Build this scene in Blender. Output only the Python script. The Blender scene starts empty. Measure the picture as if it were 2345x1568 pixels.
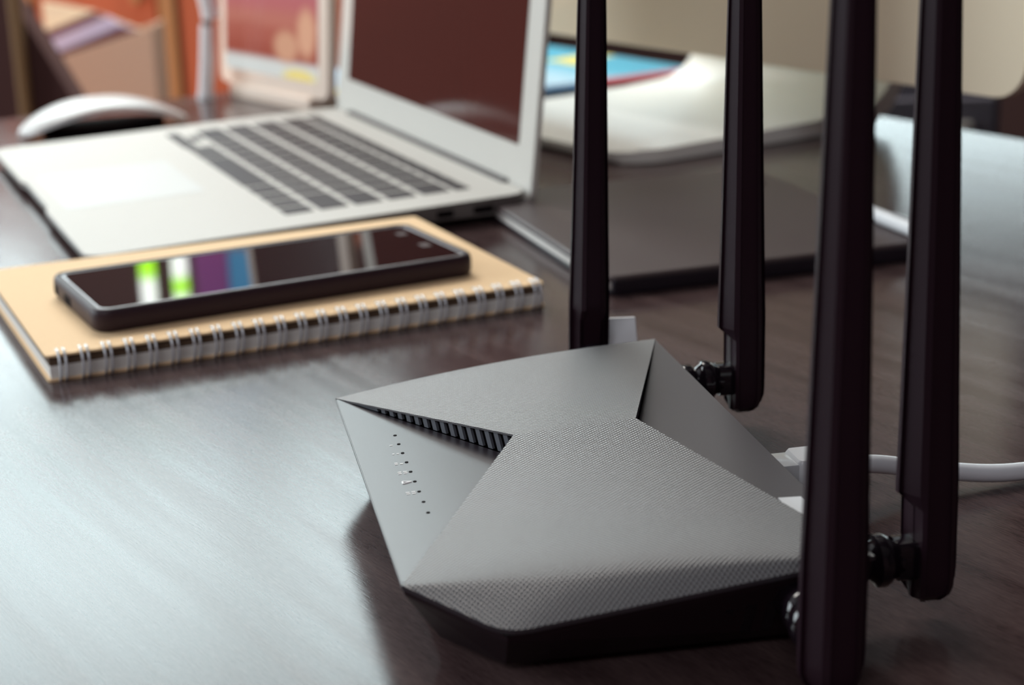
import bpy, bmesh, math, random
from mathutils import Vector, Matrix
random.seed(7)
sc = bpy.context.scene
COL = sc.collection
PI = math.pi

# ------------------------------------------------------------------ camera, light, exposure
cd = bpy.data.cameras.new('camera'); cam = bpy.data.objects.new('camera', cd); COL.objects.link(cam)
cd.sensor_width = 36.0; cd.lens = 4051.38 / 2345 * 36.0
cd.clip_start = 0.02; cd.clip_end = 60
Rr = ((0.99948183, -0.00926276, -0.03082636), (-0.03218794, -0.28762217, -0.95720292), (0.0, 0.95769916, -0.28777128))
m = Matrix.Identity(4)
for i in range(3):
    m[i][0] = Rr[0][i]; m[i][1] = -Rr[1][i]; m[i][2] = -Rr[2][i]
m[0][3], m[1][3], m[2][3] = 0.0, 0.0, 0.20248
cam.matrix_world = m
cd.dof.use_dof = True; cd.dof.focus_distance = 0.515; cd.dof.aperture_fstop = 12.0
sc.camera = cam
sc.view_settings.view_transform = 'Standard'; sc.view_settings.look = 'None'
sc.view_settings.exposure = -0.12; sc.view_settings.gamma = 1.0
sc.view_settings.use_curve_mapping = False
sc.cycles.use_denoising = True
sc.cycles.max_bounces = 8
sc.cycles.sample_clamp_indirect = 6.0

w = bpy.data.worlds.new('world'); sc.world = w; w.use_nodes = True
w.node_tree.nodes['Background'].inputs[0].default_value = (0.75, 0.86, 0.95, 1)
w.node_tree.nodes['Background'].inputs[1].default_value = 1.0

def area(name, loc, rot, sx, sy, power, col):
    l = bpy.data.lights.new(name, 'AREA'); l.shape = 'RECTANGLE'; l.size = sx; l.size_y = sy
    l.energy = power; l.color = col
    o = bpy.data.objects.new(name, l); COL.objects.link(o); o.location = loc; o.rotation_euler = rot
    return o
# daylight through the three windows of the far wall (each window is modelled below)
WY = 3.30
WINS = [(-2.50, -0.86, 0.22, 0.88, 12.0), (-1.52, 0.46, 0.94, 1.80, 9.0), (0.52, 2.05, 0.10, 0.50, 4.6)]
LWIN = (0.10, 2.30, 0.25, 1.60, 9.0)          # window in the left wall: y0, y1, z0, z1, radiance
for x0, x1, z0, z1, rad in WINS:
    aw, ah = x1 - x0, z1 - z0
    area('window_daylight', ((x0 + x1) / 2, WY + 0.14, (z0 + z1) / 2), (-PI / 2, 0, 0), aw, ah, rad * aw * ah * PI, (0.78, 0.95, 0.97))
area('window_daylight', (-2.84, (LWIN[0] + LWIN[1]) / 2, (LWIN[2] + LWIN[3]) / 2), (0, -PI / 2, 0), LWIN[3] - LWIN[2], LWIN[1] - LWIN[0], LWIN[4] * (LWIN[1] - LWIN[0]) * (LWIN[3] - LWIN[2]) * PI, (0.84, 0.93, 0.97))
# added fill lights, no real fittings: two overhead, one warm near the cabinet
area('fill_light', (-0.55, 2.30, 1.82), (0, 0, 0), 1.7, 0.9, 62, (1.0, 0.95, 0.88))
area('fill_light', (-0.70, -1.50, 1.82), (math.radians(25), 0, 0), 1.5, 0.9, 34, (0.95, 0.95, 1.0))  # added fill from behind the camera for the near faces
wl = bpy.data.lights.new('warm_fill', 'POINT'); wl.energy = 32; wl.color = (1.0, 0.42, 0.20); wl.shadow_soft_size = 0.08
wo = bpy.data.objects.new('warm_fill', wl); COL.objects.link(wo); wo.location = (-1.15, 2.25, -0.35)  # unseen, added to give the background its orange tint

# ------------------------------------------------------------------ helpers
def mat(name, col, rough=0.5, metal=0.0, spec=0.5, coat=0.0, emit=None, estr=0.0):
    mt = bpy.data.materials.new(name); mt.use_nodes = True
    b = mt.node_tree.nodes['Principled BSDF']
    b.inputs['Base Color'].default_value = (*col, 1); b.inputs['Roughness'].default_value = rough
    b.inputs['Metallic'].default_value = metal; b.inputs['Specular IOR Level'].default_value = spec
    b.inputs['Coat Weight'].default_value = coat
    if emit: b.inputs['Emission Color'].default_value = (*emit, 1); b.inputs['Emission Strength'].default_value = estr
    return mt

def N(mt, typ, **kw):
    n = mt.node_tree.nodes.new(typ)
    for k, v in kw.items():
        if k in n.inputs.keys(): n.inputs[k].default_value = v
        else: setattr(n, k, v)
    return n
def LK(mt, a, b): mt.node_tree.links.new(a, b)
def BS(mt): return mt.node_tree.nodes['Principled BSDF']

def fine_bump(mt, scale=900, strength=0.2, dist=0.0004, stretch=(1, 1, 1), colvar=0.0):
    tc = N(mt, 'ShaderNodeTexCoord'); mp = N(mt, 'ShaderNodeMapping'); mp.inputs['Scale'].default_value = stretch
    nz = N(mt, 'ShaderNodeTexNoise'); nz.inputs['Scale'].default_value = scale; nz.inputs['Detail'].default_value = 3
    bp = N(mt, 'ShaderNodeBump'); bp.inputs['Strength'].default_value = strength; bp.inputs['Distance'].default_value = dist
    LK(mt, tc.outputs['Object'], mp.inputs['Vector']); LK(mt, mp.outputs[0], nz.inputs['Vector'])
    LK(mt, nz.outputs['Fac'], bp.inputs['Height']); LK(mt, bp.outputs[0], BS(mt).inputs['Normal'])
    if colvar:
        c = BS(mt).inputs['Base Color'].default_value[:]
        mx = N(mt, 'ShaderNodeMix', data_type='RGBA')
        mx.inputs[6].default_value = tuple(x * (1 - colvar) for x in c[:3]) + (1,)
        mx.inputs[7].default_value = tuple(min(1, x * (1 + colvar)) for x in c[:3]) + (1,)
        LK(mt, nz.outputs['Fac'], mx.inputs[0]); LK(mt, mx.outputs[2], BS(mt).inputs['Base Color'])
    return mt

def obj(name, bm, mt, parent=None, smooth=False, angle=None, label=None):
    bmesh.ops.recalc_face_normals(bm, faces=bm.faces)
    me = bpy.data.meshes.new(name); bm.to_mesh(me); bm.free()
    if mt: me.materials.append(mt)
    if smooth:
        for p in me.polygons: p.use_smooth = True
        if angle is not None: me.set_sharp_from_angle(angle=math.radians(angle))
    o = bpy.data.objects.new(name, me); COL.objects.link(o)
    if parent: o.parent = parent
    if label: o['label'] = label
    return o
def tag(o, label, cat, group=None):
    o['label'] = label; o['category'] = cat
    if group: o['group'] = group
    return o
def thing(name, label, cat, loc=(0, 0, 0), rz=0.0, group=None):
    o = bpy.data.objects.new(name, None); COL.objects.link(o); o.empty_display_size = 0.02
    o.location = loc; o.rotation_euler = (0, 0, rz)
    return tag(o, label, cat, group)
def struct(o): o['kind'] = 'structure'; return o

def box(bm, x0, x1, y0, y1, z0, z1, bev=0.0, seg=2, M=None):
    vs = [bm.verts.new((x, y, z)) for x in (x0, x1) for y in (y0, y1) for z in (z0, z1)]
    fs = [(0, 1, 3, 2), (4, 6, 7, 5), (0, 4, 5, 1), (2, 3, 7, 6), (0, 2, 6, 4), (1, 5, 7, 3)]
    faces = [bm.faces.new([vs[i] for i in f]) for f in fs]
    if bev:
        es = list({e for f in faces for e in f.edges})
        r = bmesh.ops.bevel(bm, geom=es, offset=bev, segments=seg, affect='EDGES', profile=0.5)
        vs = list({v for f in r['faces'] for v in f.verts} | {v for v in vs if v.is_valid})
    if M is not None: bmesh.ops.transform(bm, matrix=M, verts=[v for v in vs if v.is_valid])
    return vs
def boxed(x0, x1, y0, y1, z0, z1, bev=0.0, seg=2, M=None):
    bm = bmesh.new(); box(bm, x0, x1, y0, y1, z0, z1, bev, seg)
    if M is not None: bm.transform(M)
    return bm
def loft(bm, rings, cap0=True, cap1=True, closed=True):
    R = [[bm.verts.new(p) for p in r] for r in rings]
    n = len(R[0])
    for a, b in zip(R, R[1:]):
        for i in range(n if closed else n - 1):
            j = (i + 1) % n
            bm.faces.new((a[i], a[j], b[j], b[i]))
    if cap0: bm.faces.new(R[0][::-1])
    if cap1: bm.faces.new(R[-1])
    return R
def rrect(x0, x1, y0, y1, r, n=6):
    pts = []
    for cx, cy, a0 in ((x1 - r, y1 - r, 0), (x0 + r, y1 - r, 90), (x0 + r, y0 + r, 180), (x1 - r, y0 + r, 270)):
        for k in range(n + 1):
            a = math.radians(a0 + 90 * k / n); pts.append((cx + r * math.cos(a), cy + r * math.sin(a)))
    return pts
def rslab(x0, x1, y0, y1, r, prof, n=6):
    """rounded-rectangle slab; prof = [(inset, z), ...] from bottom to top"""
    bm = bmesh.new()
    loft(bm, [[(x, y, z) for x, y in rrect(x0 + i, x1 - i, y0 + i, y1 - i, max(r - i, 0.0003), n)] for i, z in prof])
    return bm
def tube(bm, pts, r, n=10, caps=True):
    pts = [Vector(p) for p in pts]; rings = []
    up = None
    for i, p in enumerate(pts):
        d = (pts[min(i + 1, len(pts) - 1)] - pts[max(i - 1, 0)]).normalized()
        if up is None:
            up = Vector((0, 0, 1)) if abs(d.z) < 0.9 else Vector((1, 0, 0))
        a = d.cross(up).normalized(); b = a.cross(d).normalized(); up = b
        rr = r[i] if isinstance(r, (list, tuple)) else r
        rings.append([p + (a * math.cos(2 * PI * k / n) + b * math.sin(2 * PI * k / n)) * rr for k in range(n)])
    return loft(bm, rings, caps, caps)
def lathe(bm, prof, org, axis, n=20):
    """prof = [(t along axis, radius)]"""
    ax = Vector(axis).normalized(); a = ax.orthogonal().normalized(); b = ax.cross(a); o = Vector(org)
    loft(bm, [[o + ax * t + (a * math.cos(2 * PI * k / n) + b * math.sin(2 * PI * k / n)) * r for k in range(n)] for t, r in prof])
def spline(ps, n=8):
    ps = [Vector(p) for p in ps]; out = []
    for i in range(len(ps) - 1):
        p0, p1, p2, p3 = ps[max(i - 1, 0)], ps[i], ps[i + 1], ps[min(i + 2, len(ps) - 1)]
        for k in range(n):
            t = k / n
            out.append(0.5 * ((2 * p1) + (p2 - p0) * t + (2 * p0 - 5 * p1 + 4 * p2 - p3) * t * t + (3 * p1 - p0 - 3 * p2 + p3) * t ** 3))
    return out + [ps[-1]]

# ------------------------------------------------------------------ materials
M = {}
def desk_material():
    mt = mat('desk_wood', (0.05, 0.032, 0.034), 0.3, 0, 0.25)
    tc = N(mt, 'ShaderNodeTexCoord')
    def grain(sx, sy, scale, det=4):
        mp = N(mt, 'ShaderNodeMapping'); mp.inputs['Scale'].default_value = (sx, sy, 1)
        nz = N(mt, 'ShaderNodeTexNoise'); nz.inputs['Scale'].default_value = scale; nz.inputs['Detail'].default_value = det
        nz.inputs['Roughness'].default_value = 0.6
        LK(mt, tc.outputs['Object'], mp.inputs['Vector']); LK(mt, mp.outputs[0], nz.inputs['Vector']); return nz
    fine = grain(0.11, 1, 1700, 4); broad = grain(0.06, 1, 90, 5)
    cr = N(mt, 'ShaderNodeValToRGB'); cr.color_ramp.elements[0].position = 0.3; cr.color_ramp.elements[1].position = 0.75
    cr.color_ramp.elements[0].color = (0.022, 0.011, 0.013, 1); cr.color_ramp.elements[1].color = (0.125, 0.082, 0.078, 1)
    add = N(mt, 'ShaderNodeMath', operation='ADD'); ml = N(mt, 'ShaderNodeMath', operation='MULTIPLY'); ml.inputs[1].default_value = 0.5
    LK(mt, fine.outputs['Fac'], add.inputs[0]); LK(mt, broad.outputs['Fac'], add.inputs[1]); LK(mt, add.outputs[0], ml.inputs[0])
    LK(mt, ml.outputs[0], cr.inputs['Fac']); LK(mt, cr.outputs['Color'], BS(mt).inputs['Base Color'])
    rr = N(mt, 'ShaderNodeMapRange'); rr.inputs['From Min'].default_value = 0.3; rr.inputs['From Max'].default_value = 0.7
    rr.inputs['To Min'].default_value = 0.14; rr.inputs['To Max'].default_value = 0.21
    LK(mt, broad.outputs['Fac'], rr.inputs['Value']); LK(mt, rr.outputs[0], BS(mt).inputs['Roughness'])
    bp = N(mt, 'ShaderNodeBump'); bp.inputs['Strength'].default_value = 0.4; bp.inputs['Distance'].default_value = 0.00008
    LK(mt, fine.outputs['Fac'], bp.inputs['Height'])
    bp2 = N(mt, 'ShaderNodeBump'); bp2.inputs['Strength'].default_value = 0.08; bp2.inputs['Distance'].default_value = 0.0004
    LK(mt, broad.outputs['Fac'], bp2.inputs['Height']); LK(mt, bp.outputs[0], bp2.inputs['Normal'])
    LK(mt, bp2.outputs[0], BS(mt).inputs['Normal'])
    return mt
def shell_material():
    mt = mat('woven_plastic', (0.055, 0.05, 0.056), 0.42, 0, 1.0)
    tc = N(mt, 'ShaderNodeTexCoord'); mp = N(mt, 'ShaderNodeMapping'); mp.inputs['Rotation'].default_value = (0, 0, math.radians(8))
    LK(mt, tc.outputs['Object'], mp.inputs['Vector'])
    sp = N(mt, 'ShaderNodeSeparateXYZ'); LK(mt, mp.outputs[0], sp.inputs[0])
    k = 2 * PI / 0.00140
    def sn(out):
        a = N(mt, 'ShaderNodeMath', operation='MULTIPLY'); a.inputs[1].default_value = k
        s = N(mt, 'ShaderNodeMath', operation='SINE'); LK(mt, out, a.inputs[0]); LK(mt, a.outputs[0], s.inputs[0]); return s
    sx, sy = sn(sp.outputs['X']), sn(sp.outputs['Y'])
    mu = N(mt, 'ShaderNodeMath', operation='MULTIPLY'); LK(mt, sx.outputs[0], mu.inputs[0]); LK(mt, sy.outputs[0], mu.inputs[1])
    bp = N(mt, 'ShaderNodeBump'); bp.inputs['Strength'].default_value = 0.8; bp.inputs['Distance'].default_value = 0.00012
    LK(mt, mu.outputs[0], bp.inputs['Height']); LK(mt, bp.outputs[0], BS(mt).inputs['Normal'])
    cr = N(mt, 'ShaderNodeValToRGB'); cr.color_ramp.elements[0].color = (0.040, 0.036, 0.040, 1); cr.color_ramp.elements[1].color = (0.135, 0.14, 0.148, 1)
    cr.color_ramp.elements[0].position = 0.28; cr.color_ramp.elements[1].position = 0.62
    h01 = N(mt, 'ShaderNodeMapRange'); h01.inputs['From Min'].default_value = -1; LK(mt, mu.outputs[0], h01.inputs['Value'])
    LK(mt, h01.outputs[0], cr.inputs['Fac']); LK(mt, cr.outputs['Color'], BS(mt).inputs['Base Color'])
    mr = N(mt, 'ShaderNodeMapRange'); mr.inputs['From Min'].default_value = -1; mr.inputs['To Min'].default_value = 0.50; mr.inputs['To Max'].default_value = 0.32
    LK(mt, mu.outputs[0], mr.inputs['Value']); LK(mt, mr.outputs[0], BS(mt).inputs['Roughness'])
    return mt
M['desk'] = desk_material()
M['shell'] = shell_material()
M['panel'] = fine_bump(mat('satin_dark_plastic', (0.030, 0.024, 0.030), 0.36, 0, 0.6), 2600, 0.12, 0.0001)
M['slat'] = mat('grey_slat_plastic', (0.13, 0.14, 0.16), 0.5)
M['black'] = fine_bump(mat('black_plastic', (0.012, 0.004, 0.007), 0.5, 0, 0.35), 2000, 0.1, 0.0001)
M['antenna'] = fine_bump(mat('antenna_plastic', (0.018, 0.007, 0.012), 0.45, 0, 0.22), 1800, 0.1, 0.0001)
M['gloss_black'] = mat('gloss_black_plastic', (0.008, 0.005, 0.008), 0.12, 0, 0.6)
M['void'] = mat('dark_void', (0.004, 0.002, 0.003), 0.8, 0, 0.1)
M['white_print'] = mat('white_print', (0.85, 0.85, 0.85), 0.6)
M['white'] = mat('white_plastic', (0.72, 0.74, 0.76), 0.35)
M['bright_white'] = mat('bright_white_enamel', (0.90, 0.88, 0.88), 0.4)
M['cable'] = mat('white_cable_jacket', (0.78, 0.82, 0.86), 0.3)
M['clear'] = mat('clear_plastic', (0.75, 0.78, 0.8), 0.12); BS(M['clear']).inputs['Transmission Weight'].default_value = 0.25
M['gold'] = mat('gold_contact', (0.8, 0.6, 0.25), 0.3, 1.0)
M['alu'] = fine_bump(mat('satin_aluminium', (0.56, 0.55, 0.51), 0.55, 0.0, 0.35), 3000, 0.05, 0.00005)
M['alu_side'] = mat('aluminium_edge', (0.62, 0.60, 0.56), 0.35, 0.8)
M['pad'] = mat('trackpad_glass', (0.54, 0.55, 0.53), 0.45, 0.0)
M['key'] = fine_bump(mat('black_key', (0.018, 0.011, 0.015), 0.55, 0, 0.22), 2000, 0.05, 0.00005)
M['screen'] = mat('dark_screen_glass', (0.010, 0.005, 0.006), 0.03, 0, 0.5)
M['lcd'] = mat('laptop_display', (0.075, 0.022, 0.018), 0.08, 0, 0.22)  # red cast of warm reflection and flare put into the base colour
M['kraft'] = fine_bump(mat('kraft_card', (0.86, 0.62, 0.37), 0.75, 0, 0.2), 700, 0.15, 0.0002, colvar=0.05)
M['paper'] = fine_bump(mat('page_edges', (0.80, 0.78, 0.74), 0.85, 0, 0.1), 600, 0.5, 0.0006, (0.02, 0.02, 9), 0.10)
M['brown_sheet'] = mat('painted_cover_shade', (0.10, 0.06, 0.035), 0.85)  # shade below the notebook cover, put into the colour
M['wire'] = mat('white_coated_wire', (0.78, 0.82, 0.86), 0.22, 0.3)
M['rubber'] = fine_bump(mat('black_rubber_case', (0.024, 0.010, 0.017), 0.48, 0, 0.35), 1800, 0.08, 0.0001)
M['rim'] = mat('grey_phone_frame', (0.30, 0.29, 0.30), 0.3, 0.6)
M['key_print'] = mat('grey_key_print', (0.12, 0.10, 0.10), 0.7, 0, 0.1)
M['leather'] = fine_bump(mat('dark_leather', (0.060, 0.042, 0.044), 0.45, 0, 0.4), 1100, 0.25, 0.0003, colvar=0.15)
M['leather_edge'] = mat('black_edge', (0.012, 0.008, 0.014), 0.4)
M['imac'] = fine_bump(mat('brushed_aluminium', (0.92, 0.80, 0.60), 0.42, 0.15, 0.4), 3000, 0.04, 0.00005)
M['wood'] = fine_bump(mat('red_brown_wood', (0.30, 0.085, 0.04), 0.5), 60, 0.2, 0.001, (1, 1, 0.08), 0.25)
M['olive'] = mat('olive_wood', (0.28, 0.16, 0.07), 0.5)
M['card'] = fine_bump(mat('tan_cardboard', (0.74, 0.50, 0.36), 0.8), 200, 0.1, 0.0005, colvar=0.06)
M['lilac'] = mat('lilac_folder', (0.72, 0.65, 0.84), 0.5)
M['blue_edge'] = mat('blue_folder_edge', (0.18, 0.17, 0.42), 0.5)
M['cream'] = mat('cream_folder', (0.95, 0.86, 0.62), 0.5)
M['brown_leather'] = fine_bump(mat('brown_upholstery', (0.075, 0.026, 0.022), 0.55), 150, 0.2, 0.001)
M['navy'] = mat('blue_grey_metal', (0.15, 0.14, 0.17), 0.45, 0.2)
M['dark_wall'] = fine_bump(mat('dark_painted_wall', (0.035, 0.020, 0.022), 0.7), 120, 0.1, 0.001)
M['warm_wall'] = fine_bump(mat('warm_brown_wall', (0.16, 0.06, 0.04), 0.7), 120, 0.1, 0.001)
M['ceil'] = mat('ceiling_paint', (0.36, 0.35, 0.36), 0.9)
M['floor'] = fine_bump(mat('dark_floor', (0.035, 0.024, 0.026), 0.5), 30, 0.1, 0.001, (1, 8, 1), 0.2)
M['frame'] = mat('window_frame_paint', (0.6, 0.6, 0.58), 0.5)
def glass_material():
    mt = bpy.data.materials.new('window_glass'); mt.use_nodes = True; nt = mt.node_tree
    nt.nodes.remove(nt.nodes['Principled BSDF'])
    t = nt.nodes.new('ShaderNodeBsdfTransparent'); g = nt.nodes.new('ShaderNodeBsdfGlossy'); g.inputs['Roughness'].default_value = 0.02
    mx = nt.nodes.new('ShaderNodeMixShader'); mx.inputs[0].default_value = 0.05
    nt.links.new(t.outputs[0], mx.inputs[1]); nt.links.new(g.outputs[0], mx.inputs[2])
    nt.links.new(mx.outputs[0], nt.nodes['Material Output'].inputs[0]); return mt
M['glass'] = glass_material()

# ------------------------------------------------------------------ room shell
FZ = -0.74; CZ = 1.86; XL, XR, YB = -2.7, 2.3, -2.2
struct(obj('floor', boxed(XL, XR, YB, WY + 0.05, FZ - 0.05, FZ), M['floor']))
struct(obj('ceiling', boxed(XL, XR, YB, WY + 0.05, CZ, CZ + 0.05), M['ceil']))
bm = bmesh.new()
box(bm, XL - 0.08, XL, YB, LWIN[0], FZ, CZ); box(bm, XL - 0.08, XL, LWIN[1], WY, FZ, CZ); box(bm, XL - 0.08, XL, LWIN[0], LWIN[1], FZ, LWIN[2]); box(bm, XL - 0.08, XL, LWIN[0], LWIN[1], LWIN[3], CZ)
struct(obj('wall_left', bm, M['warm_wall']))
struct(obj('wall_right', boxed(XR, XR + 0.08, YB, WY, FZ, CZ), M['dark_wall']))
struct(obj('wall_front', boxed(XL, XR, YB - 0.08, YB, FZ, CZ), mat('rose_wall', (0.20, 0.11, 0.12), 0.8)))
bm = bmesh.new()
xs = sorted({XL - 0.08, XR + 0.08} | {v for wn in WINS for v in wn[:2]})
for xa, xb in zip(xs, xs[1:]):
    spans = sorted((wn[2], wn[3]) for wn in WINS if wn[0] <= xa + 1e-6 and wn[1] >= xb - 1e-6); z = FZ
    for za, zb_ in spans:
        box(bm, xa, xb, WY, WY + 0.1, z, za); z = zb_
    box(bm, xa, xb, WY, WY + 0.1, z, CZ)
struct(obj('wall_back', bm, mat('brown_wall', (0.055, 0.026, 0.024), 0.8)))
for k, (x0, x1, z0, z1, _) in enumerate(WINS + [LWIN]):
    e = bpy.data.objects.new('window_%d' % (k + 1), None); COL.objects.link(e); e.location = ((x0 + x1) / 2, WY, z0); struct(e)
    if k == 3: e.location = (XL, (x0 + x1) / 2, z0); e.rotation_euler = (0, 0, PI / 2)
    hw, hh, t = (x1 - x0) / 2, z1 - z0, 0.035
    bm = bmesh.new()
    box(bm, -hw, hw, 0.02, 0.07, 0, t); box(bm, -hw, hw, 0.02, 0.07, hh - t, hh)
    box(bm, -hw, -hw + t, 0.02, 0.07, t, hh - t); box(bm, hw - t, hw, 0.02, 0.07, t, hh - t); box(bm, -t / 2, t / 2, 0.02, 0.07, t, hh - t)
    obj('frame', bm, M['frame'], e)
    for s in (-1, 1):
        a, b = sorted((s * t / 2, s * (hw - t))); obj('pane', boxed(a, b, 0.043, 0.047, t, hh - t), M['glass'], e)
    obj('sill', boxed(-hw, hw, -0.06, 0.02, -0.025, 0.0, 0.005), M['frame'], e)

# ------------------------------------------------------------------ desk
TU = math.atan2(-0.836, 0.548)
def duv(u, v): return (u * 0.548 + v * 0.836, -u * 0.836 + v * 0.548)
desk = thing('desk', 'large dark wood grained desk everything stands on', 'desk', (0, 0, 0), TU)
obj('desk_top', boxed(-1.267, 0.40, -0.08, 0.852, -0.030, 0.0, 0.0015), M['desk'], desk)
for uu in (-1.20, 0.30):
    obj('leg_panel', boxed(uu, uu + 0.035, -0.03, 0.79, FZ, -0.030, 0.001), M['desk'], desk)
obj('modesty_panel', boxed(-1.165, 0.30, 0.70, 0.72, -0.40, -0.030), M['desk'], desk)

# ------------------------------------------------------------------ router
RX, RY, RT = -0.04278, 0.46512, 0.19428
router = thing('router', 'dark faceted network router with a woven textured shell and four tall antennas', 'router', (RX, RY, 0), RT)
V = Vector
A = V((0, 0.07386, 0.02418)); P = V((0.0432, 0, 0.0329)); Q = V((0.0791, 0, 0.0343)); F = V((0.1124, 0.0954, 0.02775)); Cc = V((0.0216, 0.09365, 0.0180))
def ymir(v): return V((v.x, -v.y, v.z))
def half_shell(bm, s):
    mir = (lambda v: v) if s > 0 else ymir
    ns = 28
    # lower rim polyline A -> C (rounded) -> F
    rim = []
    cr0 = Cc + (A - Cc).normalized() * 0.006; cr1 = Cc + (F - Cc).normalized() * 0.006
    arc = [cr0.lerp(Cc, t).lerp(Cc.lerp(cr1, t), t) for t in (0, .25, .5, .75, 1)]
    n1 = 8
    rim = [A.lerp(cr0, k / n1) for k in range(n1)] + arc + [cr1.lerp(F, k / (ns - n1 - 4)) for k in range(1, ns - n1 - 4 + 1)]
    rows = []
    for k in range(ns + 1):
        t = k / ns
        c = P.lerp(Q, t); r = A.lerp(F, t); r = r + V((0, 0, 0.0030 * 4 * t * (1 - t)))
        e = rim[min(k, len(rim) - 1)]
        row = []
        for j in range(9):
            u = j / 8 * 0.86
            p = c.lerp(r, u); row.append(p)
        i0 = c.lerp(r, 0.86); i1 = r.lerp(e, 0.30)
        for tt in (0.2, 0.4, 0.6, 0.8, 1.0):
            row.append(i0.lerp(r, tt).lerp(r.lerp(i1, tt), tt))
        row += [r.lerp(e, 0.55), r.lerp(e, 0.8), e]
        d = V((0, 0, -0.0012)); row.append(e + d)
        rows.append([mir(p) for p in row])
    G = [[bm.verts.new(p) for p in row] for row in rows]
    for a, b in zip(G, G[1:]):
        for j in range(len(a) - 1):
            try: bm.faces.new((a[j], a[j + 1], b[j + 1], b[j]))
            except ValueError: pass
    # thin skirt under the two open edges next to the vents
    for row in (rows[0], rows[-1]):
        up = [bm.verts.new(p) for p in row[:12]]; dn = [bm.verts.new(p + V((0, 0, -0.0006))) for p in row[:12]]
        for j in range(11): bm.faces.new((up[j], up[j + 1], dn[j + 1], dn[j]))
bm = bmesh.new(); half_shell(bm, 1); half_shell(bm, -1)
bmesh.ops.remove_doubles(bm, verts=bm.verts, dist=0.00002)
bmesh.ops.dissolve_degenerate(bm, edges=bm.edges, dist=0.00001)
sh = obj('shell', bm, M['shell'], router, True, 24, 'textured dark shell of two raised wings')
sh.data.materials.append(M['panel'])
for p in sh.data.polygons:
    if abs(p.normal.z) < 0.25: p.material_index = 1

P2 = V((0.0450, 0, 0.0254)); Q2 = V((0.0785, 0, 0.0262)); B = ymir(A); F2 = ymir(F)
def plate(pts, th):
    bm = bmesh.new(); loft(bm, [[V(p) - V((0, 0, th)) for p in pts], [V(p) for p in pts]])
    es = [e for e in bm.edges if abs(e.verts[0].co.z - e.verts[1].co.z) < th * 0.5 or True]
    bmesh.ops.bevel(bm, geom=es, offset=0.00025, segments=2, affect='EDGES'); return bm
obj('front_panel', plate([A, B, P2], 0.0012), M['panel'], router, True, 40, 'smooth satin triangular front panel')
obj('back_panel', plate([F2, F, Q2], 0.0012), M['panel'], router, True, 40, 'smooth satin triangular rear panel')
# lower housing
top = [A, Cc, F, F2, ymir(Cc), B]
def ins(p, d, dz):
    c = V((0.055, 0, 0)); q = V((p.x, p.y, 0)); q = q + (c - q).normalized() * d; return V((q.x, q.y, p.z + dz))
bot = [V((0.0105, 0.062, 0.0035)), V((0.0235, 0.081, 0.0035)), V((0.1105, 0.0835, 0.0035))]; bot = bot + [ymir(v) for v in bot[::-1]]
bm = bmesh.new()
loft(bm, [[V((p.x, p.y, 0.0025)) + (V((0.055, 0, 0)) - V((p.x, p.y, 0))).normalized() * 0.003 for p in bot], bot,
          [ins(p, 0.0012, -0.0030) for p in top], [ins(p, 0.0006, -0.0012) for p in top]], True, False)
obj('housing', bm, M['black'], router)
for fx, fy in ((0.028, 0.066), (0.028, -0.066), (0.098, 0.070), (0.098, -0.070)):
    bm = bmesh.new(); lathe(bm, [(0, 0.005), (0.0030, 0.0055)], (fx, fy, 0), (0, 0, 1), 14); obj('foot', bm, M['black'], router)
# vents under the raised shell edges
def vent(a, top_end, bot_end, inward, s):
    mir = (lambda v: v) if s > 0 else ymir
    inn = V(inward)
    f = lambda t, k: a.lerp(top_end, t).lerp(a.lerp(bot_end, t), k)
    lo = V((0, 0, -0.0005))
    bm = bmesh.new(); d = inn * 0.0026
    pts = [f(0.02, 0) + d + lo, f(0.995, 0) + d + lo, f(0.995, 1) + d, f(0.02, 1) + d]
    bm.faces.new([bm.verts.new(mir(p)) for p in pts]); 
    obj('vent_backing', bm, M['void'], router)
    def slat(t0, t1, name):
        bm = bmesh.new(); o0 = inn * 0.0004; o1 = inn * 0.0013
        fr = [f(t0, 0) + lo, f(t1, 0) + lo, f(t1 - 0.006 if t1 - t0 < .1 else t1, 1), f(t0 - 0.006 if t1 - t0 < .1 else t0, 1)]
        loft(bm, [[mir(p + o0) for p in fr], [mir(p + o1) for p in fr]]); obj(name, bm, M['slat'], router)
    slat(0.03, 0.245, 'vent_end')
    n = 15; p = (0.985 - 0.245) / (n + 0.55)
    for i in range(n):
        t0 = 0.245 + p * (i + 0.56); slat(t0, t0 + p * 0.46, 'vent_slat')
n1 = (P - A).cross(V((0, 0, 1))).normalized()
if n1.x < 0: n1 = -n1
n2 = (Q - F).cross(V((0, 0, 1))).normalized()
if n2.x > 0: n2 = -n2
for s in (1, -1):
    vent(A, P, P2, n1, s); vent(F, Q, Q2, n2, s)
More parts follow.
